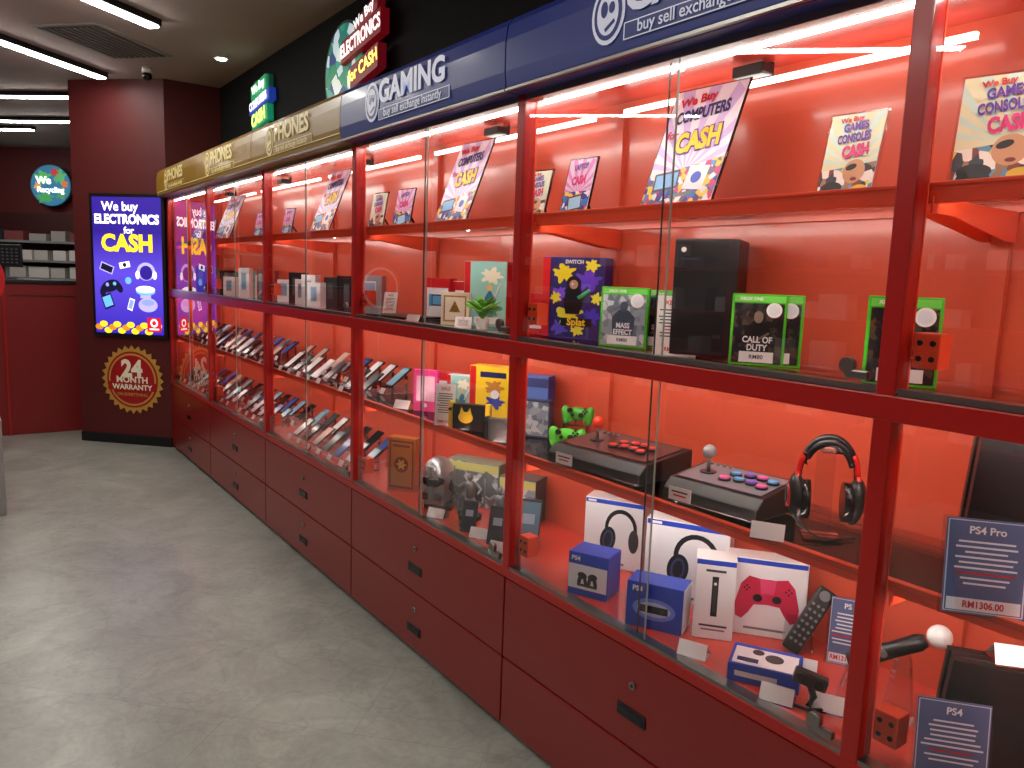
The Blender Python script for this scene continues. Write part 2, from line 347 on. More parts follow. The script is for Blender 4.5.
T(k,"We buy",-.06,2.03,.105,W,-.036,.02); T(k,"ELECTRONICS",0,1.925,.105,W,-.036,.04,sx=.9); T(k,"for",.02,1.835,.08,W,-.036,.02); T(k,"CASH",0,1.725,.19,Y,-.036,.045,sx=1.0)
# badge
mG2=M((196,150,64),.4); mRB=M((170,22,30),.4)
b=B("warranty_badge"); b.star(0,0,.265,.30,28,mG2,-.004); b.disc(0,0,.245,.245,mRB,-.006,40); b.disc(0,0,.228,.228,mG2,-.007,40); b.disc(0,0,.212,.212,mRB,-.008,40)
b.rect(0,-.058,.47,.075,mRB,-.009)
bp=Vector((1.452,7.0,.57))+ddv*.361+nv*.004
o=b.done(bp,-46.2)
mCr=M((250,240,210),.5)
T(o,"24",0,.09,.2,mCr,-.011,.045); T(o,"MONTH",0,-.002,.075,mCr,-.011,.03,sx=1.1); T(o,"WARRANTY",0,-.066,.062,mCr,-.012,.03,sx=1.1); T(o,"ON EVERYTHING",0,-.13,.038,mG2,-.011,.01)
# ---------- far area
mCt=redmat("counter_red",(128,20,22),.4,.1)
b=B("service_counter"); b.box((.13,8.45,.68),(1.6,.7,1.36),mCt,.01); b.box((.13,8.45,1.375),(1.64,.74,.03),mBlk,.004)
for xx in (.33,.92): b.box((xx,8.092,.68),(.02,.02,1.34),mRed)
b.box((.62,8.095,1.25),(.5,.006,.006),mBlk)
b.done()
b=B("counter_monitor"); b.box((0,0,.0),(.2,.14,.012),mBlk); b.box((0,.02,.07),(.04,.03,.15),mBlk); b.box((0,0,.2),(.34,.03,.2),mBlk,.004)
b.rect(0,.2,.32,.18,M((30,34,38),.2),-.016)
for r in range(5):
    for c in range(8): b.rect(-.13+c*.037,.14+r*.03,.02,.014,M((70,74,78),.4),-.017)
b.done((.34,8.4,1.396),-20)
b=B("stock_shelving")
for z in (1.33,1.56,1.81): b.box((0,-.2,z),(4,.36,.03),mGrey)
b.box((0,-.02,1.2),(4,.02,2.0),M((60,18,20),.5))
b.box((0,-.2,.6),(4,.36,1.2),M((60,16,18),.5))
sh=b.done((c0.x,c0.y,0),-35.8)
b=B("boxed_stock")
for z in (1.345,1.575,1.825):
    x=-1.9
    while x<1.9:
        w=random.uniform(.14,.3); h=random.uniform(.08,.16) if z>1.7 else random.uniform(.12,.15)
        b.box((x+w/2,-.24,z+h/2),(w,.16,h),random.choice([M((150,145,140),.5),M((120,60,60),.5),M((60,60,66),.5),M((40,40,44),.5)] if z>1.7 else [M((200,195,190),.5),M((180,176,170),.5)]),.004); x+=w+random.uniform(.02,.08)
b.done(parent=sh)
b=B("globe_wall_sign"); b.cyl((0,-.03,0),.27,.06,M((30,90,100),.4),'y',seg=40); b.disc(0,0,.262,.262,emT((50,120,160),.5),-.062,40)
for i,(x,z,rx,rz,cc) in enumerate(((-.1,.1,.13,.10,(90,180,100)),(.12,.12,.10,.11,(90,180,110)),(-.08,-.16,.13,.08,(70,160,90)),(.14,-.1,.08,.10,(80,150,110)),(.06,.17,.06,.06,(200,50,60)),(-.17,-.02,.06,.06,(230,170,90)),(.19,.02,.05,.06,(225,120,60)))): b.splat(x,z,rx,rz,emT(cc,.5),-.064-.0003*i,i)
o=b.done((1.12,12.15,2.56),-35.8); T(o,"We",-.09,.06,.13,emT((255,255,255),1.5),-.068,.04); T(o,"Recycling",0,-.06,.10,emT((255,255,255),1.5),-.068,.025,sx=.95)
b=B("display_plinth"); b.box((-.32,5.8,.3),(1.0,.6,.6),M((150,150,150),.4),.01); b.done()
b=B("round_stand_sign"); b.cyl((0,0,.01),.12,.02,mBlk); b.cyl((0,0,.35),.012,.7,mSteel); b.cyl((0,0,.83),.2,.02,M((190,20,30),.4),'y',seg=40); b.cyl((0,-.012,.83),.17,.004,mWhite,'y',seg=40); b.cyl((0,-.015,.83),.15,.004,M((190,20,30),.4),'y',seg=40)
b.done((.055,5.9,.605),-5)
b=B("side_display_shelving")
for z in (.5,.9,1.3,1.7,2.1): b.box((-2.82,4,z),(.36,9,.03),mRed)
for y in range(-1,10,2): b.box((-2.82,y*.9,1.1),(.36,.04,2.2),mRed)
sd_=b.done()
b=B("boxed_goods")
for z in (.515,.915,1.315,1.715):
    y=-.4
    while y<8.3:
        w=random.uniform(.08,.25); h=random.uniform(.1,.22)
        b.box((-2.8,y+w/2,z+h/2),(.16,w,h),random.choice([mWhite,mWhite,M((180,180,190),.5),M((50,60,120),.5),mDG]),.003); y+=w+random.uniform(.05,.3)
b.done(parent=sd_)
# ---------- merchandise helpers
mInk=M((50,50,60),.5); mNavy=M((28,38,92),.4); mBl=M((30,66,185),.35); mPurp=M((96,40,150),.4); mMag=M((200,30,110),.4); mYel=M((240,200,40),.4); mGrn=M((70,170,50),.3); mRd=M((200,24,30),.4)
W2=M((232,232,236),.4)
colA=collage("poster_collage_a",[(60,40,130),(220,230,240),(40,120,190),(230,190,60),(90,90,110),(190,40,110)],60)
colB=collage("poster_collage_b",[(50,50,60),(150,110,80),(230,220,210),(90,140,170),(120,60,50),(210,190,60)],55)
mMagL=M((205,120,180),.4); mCream=M((214,208,170),.4); mSkin=M((190,140,104),.5); mLil=M((196,176,222),.4)
def poster(kind,x,y,w,h,rot,tilt=.35,z=1.7505):
    b=B("cash_offer_poster"); t=.004
    b.box((0,t/2+.002,h/2),(w+.01,t,h+.01),mAcr); b.box((0,.001,h/2),(w,.002,h),M((226,222,226),.4))
    b.prism([(.0,0),(.10,.02),(.02,h*.5)],-.01,.01,mAcr,'yz')
    yy=-.0004
    def rays(ccx,ccz,m1,z0,n=9):
        for i in range(n):
            a=PI*(i+.1)/n; a2=PI*(i+.55)/n
            pts=[(ccx,ccz)]
            for aa in (a,a2):
                dx,dz=math.cos(aa),math.sin(aa); tt=min([( (w/2-ccx)/dx if dx>0 else (-w/2-ccx)/dx) if abs(dx)>1e-4 else 9,(h-ccz)/dz])
                pts.append((ccx+dx*tt,ccz+dz*tt))
            b.poly(pts,m1,yy-.0003)
    if kind=='c':
        b.rect(0,h*.5,w,h,M((226,222,232),.4),yy); rays(0,h*.3,mLil,0)
        b.poly([(-w/2,0),(w/2,0),(w/2,h*.40),(-w/2,h*.28)],colA,yy-.0008)
        b.rect(-w*.22,h*.24,w*.36,h*.15,mDG,yy-.001,.1); b.rect(-w*.22,h*.24,w*.31,h*.115,M((110,170,220),.3),yy-.0012,.1); b.rect(w*.2,h*.25,w*.28,h*.19,W2,yy-.001,-.1); b.disc(w*.2,h*.25,w*.07,w*.07,mBl,yy-.0012); b.rect(w*.05,h*.12,w*.3,h*.03,mGrey,yy-.0012,.15)
        b.rect(0,h*.03,w,h*.06,mMag,yy-.0013)
    elif kind=='g':
        b.rect(0,h*.5,w,h,mCream,yy); rays(0,h*.4,M((190,214,200),.4),0)
        b.poly([(-w/2,0),(w/2,0),(w/2,h*.42),(-w/2,h*.34)],colB,yy-.0006)
        b.disc(w*.12,h*.32,w*.2,h*.14,mSkin,yy-.0008); b.disc(w*.06,h*.37,w*.1,h*.035,mBlk,yy-.001,ang=.3); b.disc(w*.14,h*.23,w*.06,h*.02,M((120,40,40),.4),yy-.001)
        b.disc(-w*.24,h*.14,w*.2,h*.07,mBlk,yy-.001); b.disc(-w*.36,h*.08,w*.07,h*.07,mBlk,yy-.001,ang=-.3); b.disc(-w*.12,h*.08,w*.07,h*.07,mBlk,yy-.0011,ang=.3); b.disc(w*.28,h*.1,w*.16,h*.06,M((220,180,50),.4),yy-.0012)
    else:
        b.rect(0,h*.5,w,h,M((206,186,210),.4),yy); rays(0,h*.4,mMagL,0); b.rect(0,h*.24,w,h*.4,colA,yy-.0006); b.rect(0,h*.24,w*.5,h*.26,mDG,yy-.0008,.15); b.rect(0,h*.24,w*.44,h*.2,M((150,200,230),.3),yy-.001,.15)
    o=b.done((x,y,z),rot,tilt)
    if kind=='c':
        T(o,"We Buy",-.12*w,h*.90,h*.10,mRd,-.003,.03,.12); T(o,"COMPUTERS",0,h*.78,h*.14,mNavy,-.003,.035,.12,sx=1.28*w/h*.72); T(o,"for",-w*.34,h*.62,h*.09,mRd,-.003,.02)
        T(o,"CASH",.06*w,h*.55,h*.22,mPurp,-.0025,.10,.12,sx=1.35*w/h*.8); T(o,"CASH",.06*w,h*.55,h*.22,mYel,-.0038,.045,.12,sx=1.35*w/h*.8)
    elif kind=='g':
        T(o,"We Buy",-.1*w,h*.93,h*.08,mRd,-.003,.03,.1); T(o,"GAMES",0,h*.84,h*.13,mPurp,-.003,.035,.1,sx=1.1*w/h); T(o,"CONSOLES",0,h*.71,h*.14,mPurp,-.003,.035,.1,sx=.86*w/h); T(o,"CASH",.08*w,h*.55,h*.19,mMag,-.0035,.05,.1,sx=1.0*w/h)
    else:
        T(o,"LAPTOP",0,h*.86,h*.14,mPurp,-.003,.03,.1,sx=1.0*w/h); T(o,"CASH",0,h*.62,h*.2,mMag,-.003,.05,.1,sx=1.0*w/h)
    return o
def card(x,y,z,w,h,rot,tilt=.18,kind='w',name="price_card",title=None):
    b=B(name); bg=M((226,226,222),.45) if kind=='w' else M((84,98,140),.4)
    b.box((0,.0015,h/2),(w,.003,h),bg); b.box((0,.004,h/2),(w+.012,.002,h+.006),mAcr)
    b.prism([(0,0),(.07,.012),(.012,h*.55)],-w*.1,w*.1,mAcr,'yz')
    ink=mInk if kind=='w' else M((225,230,240),.5)
    if kind!='w': b.rect(0,h*.5,w*.97,h*.97,M((205,210,225),.5),-.0002); b.rect(0,h*.5,w*.94,h*.95,bg,-.0004)
    for i in range(9):
        ww=w*random.uniform(.5,.85); b.rect(0,h*(.76-.055*i),ww,h*.020,ink if i!=6 else mRd,-.0006)
    if kind!='w': b.rect(0,h*.1,w*.9,h*.13,M((225,228,236),.5),-.0006)
    o=b.done((x,y,z),rot,tilt)
    T(o,title or ("SALE" if kind=='w' else "PS4 Pro"),0,h*.88,h*.11,mRd if kind=='w' else mWhite,-.001,.02)
    T(o,"RM%d.00"%random.randint(180,1600),0,h*.1,h*.1,mRd,-.0012,.02,sx=.85)
    return o
def tag(x,y,z,rot):
    b=B("price_tag"); b.box((0,0,.02),(.075,.002,.04),mWhite,rot=(-.5,0,0)); b.prism([(-.012,0),(.05,0),(.012,.034)],-.037,.037,mAcr,'yz')
    for i in range(3): b.box((0,-.0035+i*.004,.012+i*.008),(.05,.0015,.003),mInk,rot=(-.5,0,0))
    return b.done((x,y,z),rot)
def gamecase(x,y,w,h,rot,art,title,z=1.3505,tilt=.05,kind=0):
    b=B("video_game_case"); d=.018; g=M((80,190,50),.2)
    b.box((0,0,h/2),(w,d,h),g,.003); b.rect(0,h*.45,w*.9,h*.84,art,-d/2-.0006); b.rect(0,h*.93,w*.92,h*.09,M((110,210,80),.3),-d/2-.0008)
    c=mBlk if kind==0 else M((60,72,90),.5); hd=M((120,104,90),.5) if kind==0 else M((70,84,100),.4)
    b.poly([(-w*.2,h*.04),(w*.2,h*.04),(w*.24,h*.5),(w*.1,h*.62),(-w*.1,h*.62),(-w*.24,h*.5)],c,-d/2-.001); b.disc(0,h*.68,w*.085,h*.085,hd,-d/2-.0013)
    b.rect(0,h*.36,w*.5,h*.03,hd,-d/2-.0013,.6); b.disc(w*.27,h*.78,w*.14,w*.14,mWhite,-d/2-.0016); b.disc(w*.27,h*.78,w*.1,w*.1,M((220,226,232),.4),-d/2-.0018); b.rect(-.0,h*.12,w*.62,h*.15,mWhite,-d/2-.0016)
    o=b.done((x,y,z),rot,tilt)
    ws=title.split("|")
    for i,t in enumerate(ws): T(o,t,0,h*(.36-.11*i),h*.12,M((235,238,242),.4),-d/2-.002,.03,sx=.85)
    T(o,"XBOX ONE",-w*.15,h*.93,h*.06,mWhite,-d/2-.0016,.02); T(o,"RM80",0,h*.12,h*.08,mInk,-d/2-.002,.02)
    return o
def pbox(name,x,y,z,w,d,h,rot,body,fn=None,side=None,txts=()):
    b=B(name); b.box((0,0,h/2),(w,d,h),body,.0015)
    if side: b.box((-w/2-.0004,0,h/2),(.001,d-.004,h-.004),side); b.box((w/2+.0004,0,h/2),(.001,d-.004,h-.004),side)
    if fn: fn(b,w,h,-d/2-.0008)
    o=b.done((x,y,z),rot)
    for t in txts: T(o,t[0],t[1]*w,t[2]*h,t[3],t[4],-d/2-.005,.03,sx=t[5] if len(t)>5 else 1)
    return o
Z3,Z2,Z1,Z0=1.7505,1.3505,.9705,.5955
# ---- posters top shelf
poster('l',1.60,1.925,.115,.19,-84,.25)
poster('g',1.64,2.20,.12,.18,-84,.25)
poster('c',1.60,1.50,.245,.375,-88,.38)
poster('g',1.62,1.01,.125,.20,-86,.25)
poster('g',1.58,.68,.15,.215,-78,.2)
poster('c',1.60,2.69,.225,.365,-88,.38)
poster('g',1.62,3.40,.12,.18,-84,.2); poster('l',1.62,3.14,.13,.18,-84,.2)
poster('c',1.60,4.06,.24,.375,-88,.38); poster('l',1.62,4.62,.12,.17,-84,.2); poster('l',1.62,5.16,.12,.17,-84,.2)
poster('c',1.60,5.95,.30,.36,-86,.38); poster('l',1.62,6.35,.14,.17,-84,.2); poster('c',1.60,6.72,.25,.30,-86,.38)
# ---- B1 shelf 2
def a_splat(b,w,h,y):
    b.rect(0,h*.5,w*.98,h*.98,M((50,44,110),.35),y)
    for i,(cx,cz,r,c) in enumerate(((-.15,.8,.2,(230,214,40)),(.25,.72,.22,(110,70,220)),(-.05,.3,.24,(225,225,60)),(.32,.28,.17,(70,60,200)),(.3,.9,.13,(240,230,60)),(-.2,.12,.15,(90,80,210)),(.1,.1,.12,(230,220,60)),(-.2,.55,.14,(120,80,220)))): b.splat(cx*w,cz*h,r*w,r*w*.8,M(c,.35),y-.0002*(i+1),i)
    b.poly([(-.1*w,.3*h),(.12*w,.3*h),(.2*w,.5*h),(.1*w,.62*h),(-.1*w,.62*h),(-.14*w,.45*h)],mBlk,y-.002); b.disc(.02*w,.68*h,.12*w,.09*h,mBlk,y-.0022); b.disc(.02*w,.665*h,.07*w,.055*h,M((200,160,130),.4),y-.0025); b.disc(.0*w,.67*h,.015*w,.015*h,mWhite,y-.0027)
    b.tube([(.1*w,y-.002,.5*h),(.28*w,y-.002,.6*h)],.006,M((60,200,120),.3),8); b.rect(-w*.43,h*.5,w*.12,h*.98,mRd,y-.0032); b.rect(.08*w,.2*h,.5*w,.1*h,mBlk,y-.003)
    for sd in (-1,1): b.splat((.06+sd*.33)*w,.5*h,.1*w,.1*w,M((240,236,70),.35),y-.0019,20+sd)
pbox("game_console_box",1.78,2.09,Z2,.23,.09,.28,-62,M((60,50,150),.4),a_splat,None,[("Splat",.08,.2,.035,mYel),("SWITCH",.02,.94,.018,mWhite)])
pbox("controller_box",1.73,2.245,Z2,.09,.06,.15,-60,mRd,lambda b,w,h,y:(b.rect(0,h*.45,w*.8,h*.6,mWhite,y),b.rect(-.02,h*.45,.022,h*.45,mBl,y-.0005),b.rect(.02,h*.45,.022,h*.45,mRd,y-.0005),b.disc(-.02,h*.5,.006,.006,mBlk,y-.0008),b.disc(.02,h*.4,.006,.006,mBlk,y-.0008)))
artA=collage("case_art_snow",[(150,160,170),(130,140,155),(190,196,200),(100,110,124)],50); artB=collage("case_art_dark",[(30,30,34),(56,50,44),(20,22,28),(80,66,50)],70)
gamecase(1.67,1.735,.155,.185,-64,artA,"MASS|EFFECT",kind=1); gamecase(1.76,1.665,.14,.18,-62,artB,"SPACE")
card(1.63,1.485,Z2,.12,.168,-54,.12,title="XBOX X")
b=B("game_console_tower"); b.box((0,0,.165),(.175,.175,.32),mBlk,.004); b.box((0,0,.003),(.12,.12,.006),mBlack); b.rect(-.045,.27,.05,.003,mDG,-.0882); b.disc(-.062,.295,.007,.007,M((200,200,200),.4),-.0882); b.box((.04,-.088,.06),(.02,.002,.008),mDG)
for i in range(6):
    for j in range(6): b.cyl((-.055+i*.022,-.055+j*.022,.3252),.007,.001,mBlack,seg=10)
b.done((1.74,1.465,Z2),-60)
gamecase(1.655,1.23,.135,.182,-56,artB,"CALL OF|DUTY"); gamecase(1.685,1.205,.14,.182,-56,artB,"OPS")
gamecase(1.63,.845,.145,.19,-58,artB,"BATTLE")
# ---- B1 shelf 1
def gamepad(name,x,y,z,s,rot,tilt,c1,c2):
    b=B(name)
    b.sph((0,0,.05*s),(.06*s,.022*s,.034*s),c1); b.box((0,0,.055*s),(.085*s,.034*s,.045*s),c1,.01*s)
    for sd in (-1,1):
        b.sph((sd*.055*s,0,.045*s),(.027*s,.022*s,.045*s),c1,(0,sd*.35,0)); b.sph((sd*.062*s,.0,.02*s),(.016*s,.018*s,.026*s),c1,(0,sd*.3,0))
    b.cyl((-.035*s,-.026*s,.065*s),.012*s,.016*s,c2,'y'); b.cyl((.022*s,-.026*s,.045*s),.012*s,.016*s,c2,'y')
    for a in range(4): b.cyl((.042*s+.010*s*math.cos(a*PI/2),-.024*s,.066*s+.010*s*math.sin(a*PI/2)),.0045*s,.008*s,c2,'y',seg=10)
    b.box((-.02*s,-.022*s,.043*s),(.018*s,.006*s,.006*s),c2); b.box((-.02*s,-.022*s,.043*s),(.006*s,.006*s,.018*s),c2)
    b.prism([(.01*s,0),(.07*s,0),(.02*s,.05*s)],-.02*s,.02*s,mAcr,'yz')
    return b.done((x,y,z),rot,tilt)
gamepad("game_controller",1.71,2.03,Z1,.8,-55,.15,M((90,210,50),.35),mBlk)
b=B("acrylic_riser"); b.box((0,0,.068),(.09,.06,.004),mAcr)
for sx_ in (-.043,.043): b.box((sx_,0,.034),(.004,.06,.068),mAcr)
b.done((1.79,2.07,Z1),-55); gamepad("game_controller",1.79,2.07,Z1+.0705,.72,-55,.1,M((70,170,50),.35),mBlk)
def stick(x,y,w,d,rot,bc,btn,ballc,art):
    b=B("arcade_stick"); h=.065
    b.prism([(-d/2,.008),(d/2,.008),(d/2,h+.02),(-d/2+.03,h),(-d/2,h*.6)],-w/2,w/2,bc,'yz',.004)
    for sx_ in (-1,1):
        for sy in (-1,1): b.cyl((sx_*(w/2-.03),sy*(d/2-.03),.004),.012,.008,mBlack)
    ang=math.atan2(.02,d-.03)
    def top(yv): return h+.0015+(yv-(-d/2+.03))*.02/(d-.03)
    b.box((0,.012,top(.012)),(w*.9,d*.72,.002),art,rot=(ang,0,0))
    b.box((-w*.3,-d/2-.002,.03),(.07,.002,.035),mWhite); b.box((-w*.3,-d/2-.0035,.036),(.05,.001,.004),mInk); b.box((-w*.3,-d/2-.0035,.026),(.04,.001,.004),mRd)
    jx=-w*.27; b.cyl((jx,.01,top(.01)+.002),.022,.004,mBlk); b.cyl((jx,.01,top(.01)+.025),.005,.05,mSteel); b.sph((jx,.01,top(.01)+.058),.019,ballc)
    for i in range(4):
        for j in range(2):
            yv=-.015+j*.045+(.012 if i in(1,2) else 0); b.cyl((-w*.03+i*.036+j*.006,yv,top(yv)+.004),.0165,.006,mBlk); b.cyl((-w*.03+i*.036+j*.006,yv,top(yv)+.006),.0125,.010,btn[(i+j)%len(btn)])
    for i in range(4): b.cyl((-w*.38+i*.02,d*.36,top(d*.36)+.003),.005,.006,mGrey,seg=10)
    b.done((x,y,Z1),rot)
stick(1.645,1.70,.37,.25,-84,mBlk,[M((220,40,30),.3)],M((225,60,34),.3),redmat("stick_art",(60,26,28),.3))
stick(1.635,1.265,.28,.20,-84,mBlk,[M((230,80,160),.3),M((60,160,220),.3),M((120,80,200),.3)],M((150,150,155),.3),M((128,124,134),.35))
b=B("coiled_cable"); 
b.tube([(math.cos(t*.5)*(.03+.006*math.sin(t)),math.sin(t*.5)*.022,.004+.0012*t) for t in range(36)],.0028,mBlack,6); b.done((1.81,1.36,Z1),0)
b=B("gaming_headset"); R_=.075
b.tube([(R_*math.cos(a),0,.15+.095*math.sin(a)) for a in [PI*i/16 for i in range(17)]],.008,mBlk)
b.tube([(.068*math.cos(a),0,.15+.083*math.sin(a)) for a in [PI*(.12+.76*i/12) for i in range(13)]],.011,mBlk)
mHR=M((210,34,28),.3)
b.tube([(.0765*math.cos(a),-.004,.15+.097*math.sin(a)) for a in [PI*(.0+.2*i/5) for i in range(6)]],.0075,mHR); b.tube([(.0765*math.cos(a),-.004,.15+.097*math.sin(a)) for a in [PI*(.8+.2*i/5) for i in range(6)]],.0075,mHR)
for sd in (-1,1):
    b.sph((sd*.075,0,.100),(.026,.044,.056),mBlk,(0,sd*.12,0)); b.cyl((sd*.055,0,.096),.046,.024,mBlkG,'x'); b.cyl((sd*.098,0,.102),.028,.008,mHR,'x'); b.cyl((sd*.102,0,.102),.02,.006,mBlk,'x')
    b.tube([(sd*.078,-.012,.16),(sd*.083,-.014,.12),(sd*.088,-.018,.08)],.006,mHR)
b.tube([(-.08,-.02,.07),(-.075,-.06,.05),(-.05,-.085,.045)],.004,mBlk)
b.box((0,.03,.002),(.10,.09,.004),mAcr); b.box((0,.045,.1),(.05,.004,.2),mAcr); b.box((0,.0,.217),(.05,.09,.004),mAcr)
b.tube([(-.07,.0,.06),(-.05,.02,.02),(0,-.02,.006),(.05,.01,.006),(.09,.03,.005)],.002,mBlack,6)
o=b.done((1.61,.975,Z1),-50); o.scale=(.84,.9,1.0)
tag(1.50,1.045,Z1,-60)
# ---- B1 shelf 0
def a_hp(b,w,h,y):
    b.rect(0,h*.5,w*.98,h*.98,W2,y); b.rect(0,h*.96,w*.98,h*.06,mBl,y-.0003)
    b.disc(.12*w,.60*h,.27*w,.28*h,mBlk,y-.0005); b.disc(.12*w,.585*h,.215*w,.235*h,W2,y-.0008); b.rect(.12*w,.42*h,.56*w,.2*h,W2,y-.001)
    b.disc(-.09*w,.42*h,.13*w,.19*h,mBlk,y-.0013,ang=-.15); b.disc(.34*w,.44*h,.085*w,.17*h,mDG,y-.0013); b.disc(-.09*w,.42*h,.085*w,.14*h,M((60,70,120),.3),y-.0016,ang=-.15); b.disc(-.09*w,.42*h,.06*w,.11*h,mBlk,y-.0018,ang=-.15)
    b.rect(-.1*w,h*.08,w*.6,h*.03,mGrey,y-.0016); b.rect(-.38*w,h*.96,w*.14,h*.03,W2,y-.0016)
pbox("headphones_box",1.785,1.83,Z0,.205,.09,.235,-60,W2,a_hp)
pbox("headphones_box",1.775,1.505,Z0,.25,.09,.25,-60,W2,a_hp)
def a_ps(b,w,h,y):
    b.rect(0,h*.5,w*.98,h*.98,mBl,y); b.rect(0,h*.44,w*.98,h*.58,W2,y-.0003); b.rect(0,h*.08,w*.98,h*.16,mBl,y-.0005)
    for sd in (-1,1):
        b.disc(sd*.13*w,.48*h,.12*w,.08*h,mBlk,y-.0008,ang=sd*.2); b.disc(sd*.2*w,.36*h,.05*w,.14*h,mBlk,y-.0009,ang=sd*.2); b.disc(sd*.05*w,.36*h,.045*w,.14*h,mBlk,y-.001,ang=-sd*.2)
    b.rect(0,.26*h,.5*w,.06*h,mDG,y-.0012)
pbox("controller_charger_box",1.56,1.69,Z0,.13,.10,.135,-66,mBl,a_ps,mBl,[("PS4",-.3,.87,.02,mWhite)])
def a_ps2(b,w,h,y):
    b.rect(0,h*.5,w*.98,h*.98,mBl,y); b.disc(0,.45*h,.38*w,.24*h,M((110,140,230),.3),y-.0003); b.disc(0,.45*h,.3*w,.16*h,M((190,205,245),.3),y-.0005); b.box((0,y-.0005,.45*h),(w*.5,.002,h*.16),mBlk); b.disc(-.15*w,.45*h,.04*w,.05*h,mDG,y-.002); b.disc(.15*w,.45*h,.04*w,.05*h,mDG,y-.002)
pbox("console_camera_box",1.565,1.425,Z0,.16,.09,.13,-62,mBl,a_ps2,M((220,222,230),.4),[("PS4",-.3,.87,.02,mWhite)])
def a_tall(b,w,h,y):
    b.rect(0,h*.5,w*.98,h*.98,W2,y); b.rect(0,h*.96,w*.98,h*.06,mBl,y-.0003); b.rect(.0,h*.54,w*.16,h*.5,mBlk,y-.0006); b.rect(0,h*.54,w*.1,h*.42,mDG,y-.0009); b.disc(0,h*.7,w*.04,w*.04,W2,y-.0011); b.rect(0,h*.12,w*.6,h*.02,mGrey,y-.0006); b.rect(0,h*.17,w*.7,h*.025,mInk,y-.0006); b.rect(0,h*.86,w*.5,h*.03,mInk,y-.0006)
pbox("media_remote_box",1.655,1.305,Z0,.105,.08,.225,-50,W2,a_tall,W2)
def padshape(b,cx,cz,s,c,y):
    P=[(-.42,.22),(-.30,.36),(-.12,.33),(.12,.33),(.30,.36),(.42,.22),(.50,-.12),(.48,-.34),(.38,-.38),(.28,-.26),(.20,-.12),(0,-.10),(-.20,-.12),(-.28,-.26),(-.38,-.38),(-.48,-.34),(-.50,-.12)]
    b.poly([(cx+p[0]*s,cz+p[1]*s) for p in P],c,y)
def a_ds(b,w,h,y):
    b.rect(0,h*.5,w*.98,h*.98,W2,y); b.rect(0,h*.96,w*.98,h*.06,mBl,y-.0003); cR=M((206,30,76),.35)
    padshape(b,.02*w,.50*h,.80*w,cR,y-.0006); b.poly([(.02*w+a*.8*w,.5*h+c*.8*w) for a,c in ((-.13,.33),(.13,.33),(.10,.08),(-.10,.08))],M((228,70,120),.35),y-.001)
    b.disc(-.10*w,.50*h,.06*w,.05*h,mBlk,y-.0012); b.disc(.14*w,.50*h,.06*w,.05*h,mBlk,y-.0012)
    for a in range(4): b.disc(.28*w+.035*w*math.cos(a*PI/2),.62*h+.035*w*math.sin(a*PI/2),.014*w,.014*w,mBlk,y-.0012); b.disc(-.24*w+.03*w*math.cos(a*PI/2),.62*h+.03*w*math.sin(a*PI/2),.014*w,.014*w,mBlk,y-.0012)
    b.rect(0,.10*h,.5*w,.03*h,mGrey,y-.0008)
pbox("controller_box",1.785,1.235,Z0,.21,.07,.22,-52,W2,a_ds,W2)
b=B("media_remote_control"); t=.5; q=lambda x,z:(x*math.cos(t)+z*math.sin(t),z*math.cos(t)-x*math.sin(t)+.012)
bx=q(0,.095); b.box((bx[0],0,bx[1]),(.048,.016,.19),mBlk,.006,(0,t,0))
for r in range(7):
    for c in range(3):
        pxx=q(-.014+c*.014,.03+r*.018); b.cyl((pxx[0],-.009,pxx[1]),.0042,.003,mGrey,'y',seg=10)
pxx=q(0,.17); b.cyl((pxx[0],-.009,pxx[1]),.014,.003,mGrey,'y')
b.prism([(.012,.0),(.09,.0),(.03,.10)],-.01,.06,mAcr,'yz'); b.done((1.73,1.11,Z0),-50,.3)
card(1.80,1.00,Z0,.08,.17,-60,.2,'b',"controller_leaflet","PS")
def a_cam(b,w,h,y): b.rect(0,h*.5,w*.98,h*.98,mBl,y); b.rect(-w*.1,h*.5,w*.6,h*.3,W2,y-.0003)
b_=pbox("camera_adapter_box",1.58,1.075,Z0,.165,.12,.045,-60,mBl,a_cam,mBl)
b=B("box_label"); b.box((0,0,.0465),(.15,.108,.001),W2); b.box((0,.046,.0475),(.15,.014,.001),mBl); b.cyl((0.02,.0,.0475),.022,.001,mDG); b.cyl((-.02,.02,.0475),.014,.001,mBlk); b.box((-.04,-.030,.0475),(.05,.02,.001),mNavy); b.done(parent=b_)
b=B("motion_controller"); t=[(0,0,0),(.03,0,.012),(.09,0,.042),(.14,0,.068),(.155,0,.076)]
b.tube(t,[.016,.021,.018,.020,.014],mBlk,16); b.sph((.18,0,.089),.026,mWhite); b.cyl((.07,-.018,.036),.008,.006,mGrey,'y',seg=12)
for v in (.01,.11):
    b.prism([(v-.03,-.119),(v+.035,-.119),(v+.018,-.01+v*.4),(v-.008,-.02+v*.4)],-.02,.02,mAcr,'xz')
b.done((1.61,.885,Z0+.119),-54)
tag(1.565,.90,Z0,-62)
b=B("console_camera"); b.box((0,0,.075),(.075,.03,.03),mBlk,.006,(0,.2,0)); b.cyl((-.02,-.016,.08),.01,.004,mBlkG,'y'); b.cyl((.02,-.016,.07),.01,.004,mBlkG,'y')
b.tube([(0,0,.06),(.01,.01,.03),(0,.0,.008)],.008,mBlk); b.tube([(-.03,.0,.004),(0,-.01,.006),(.035,.01,.004),(.04,.03,.01),(0,.04,.004)],.004,mBlk); b.done((1.535,.925,Z0),-60)
tag(1.50,.985,Z0,-66); tag(1.67,1.035,Z0,-60); tag(1.50,1.24,Z0,-66)
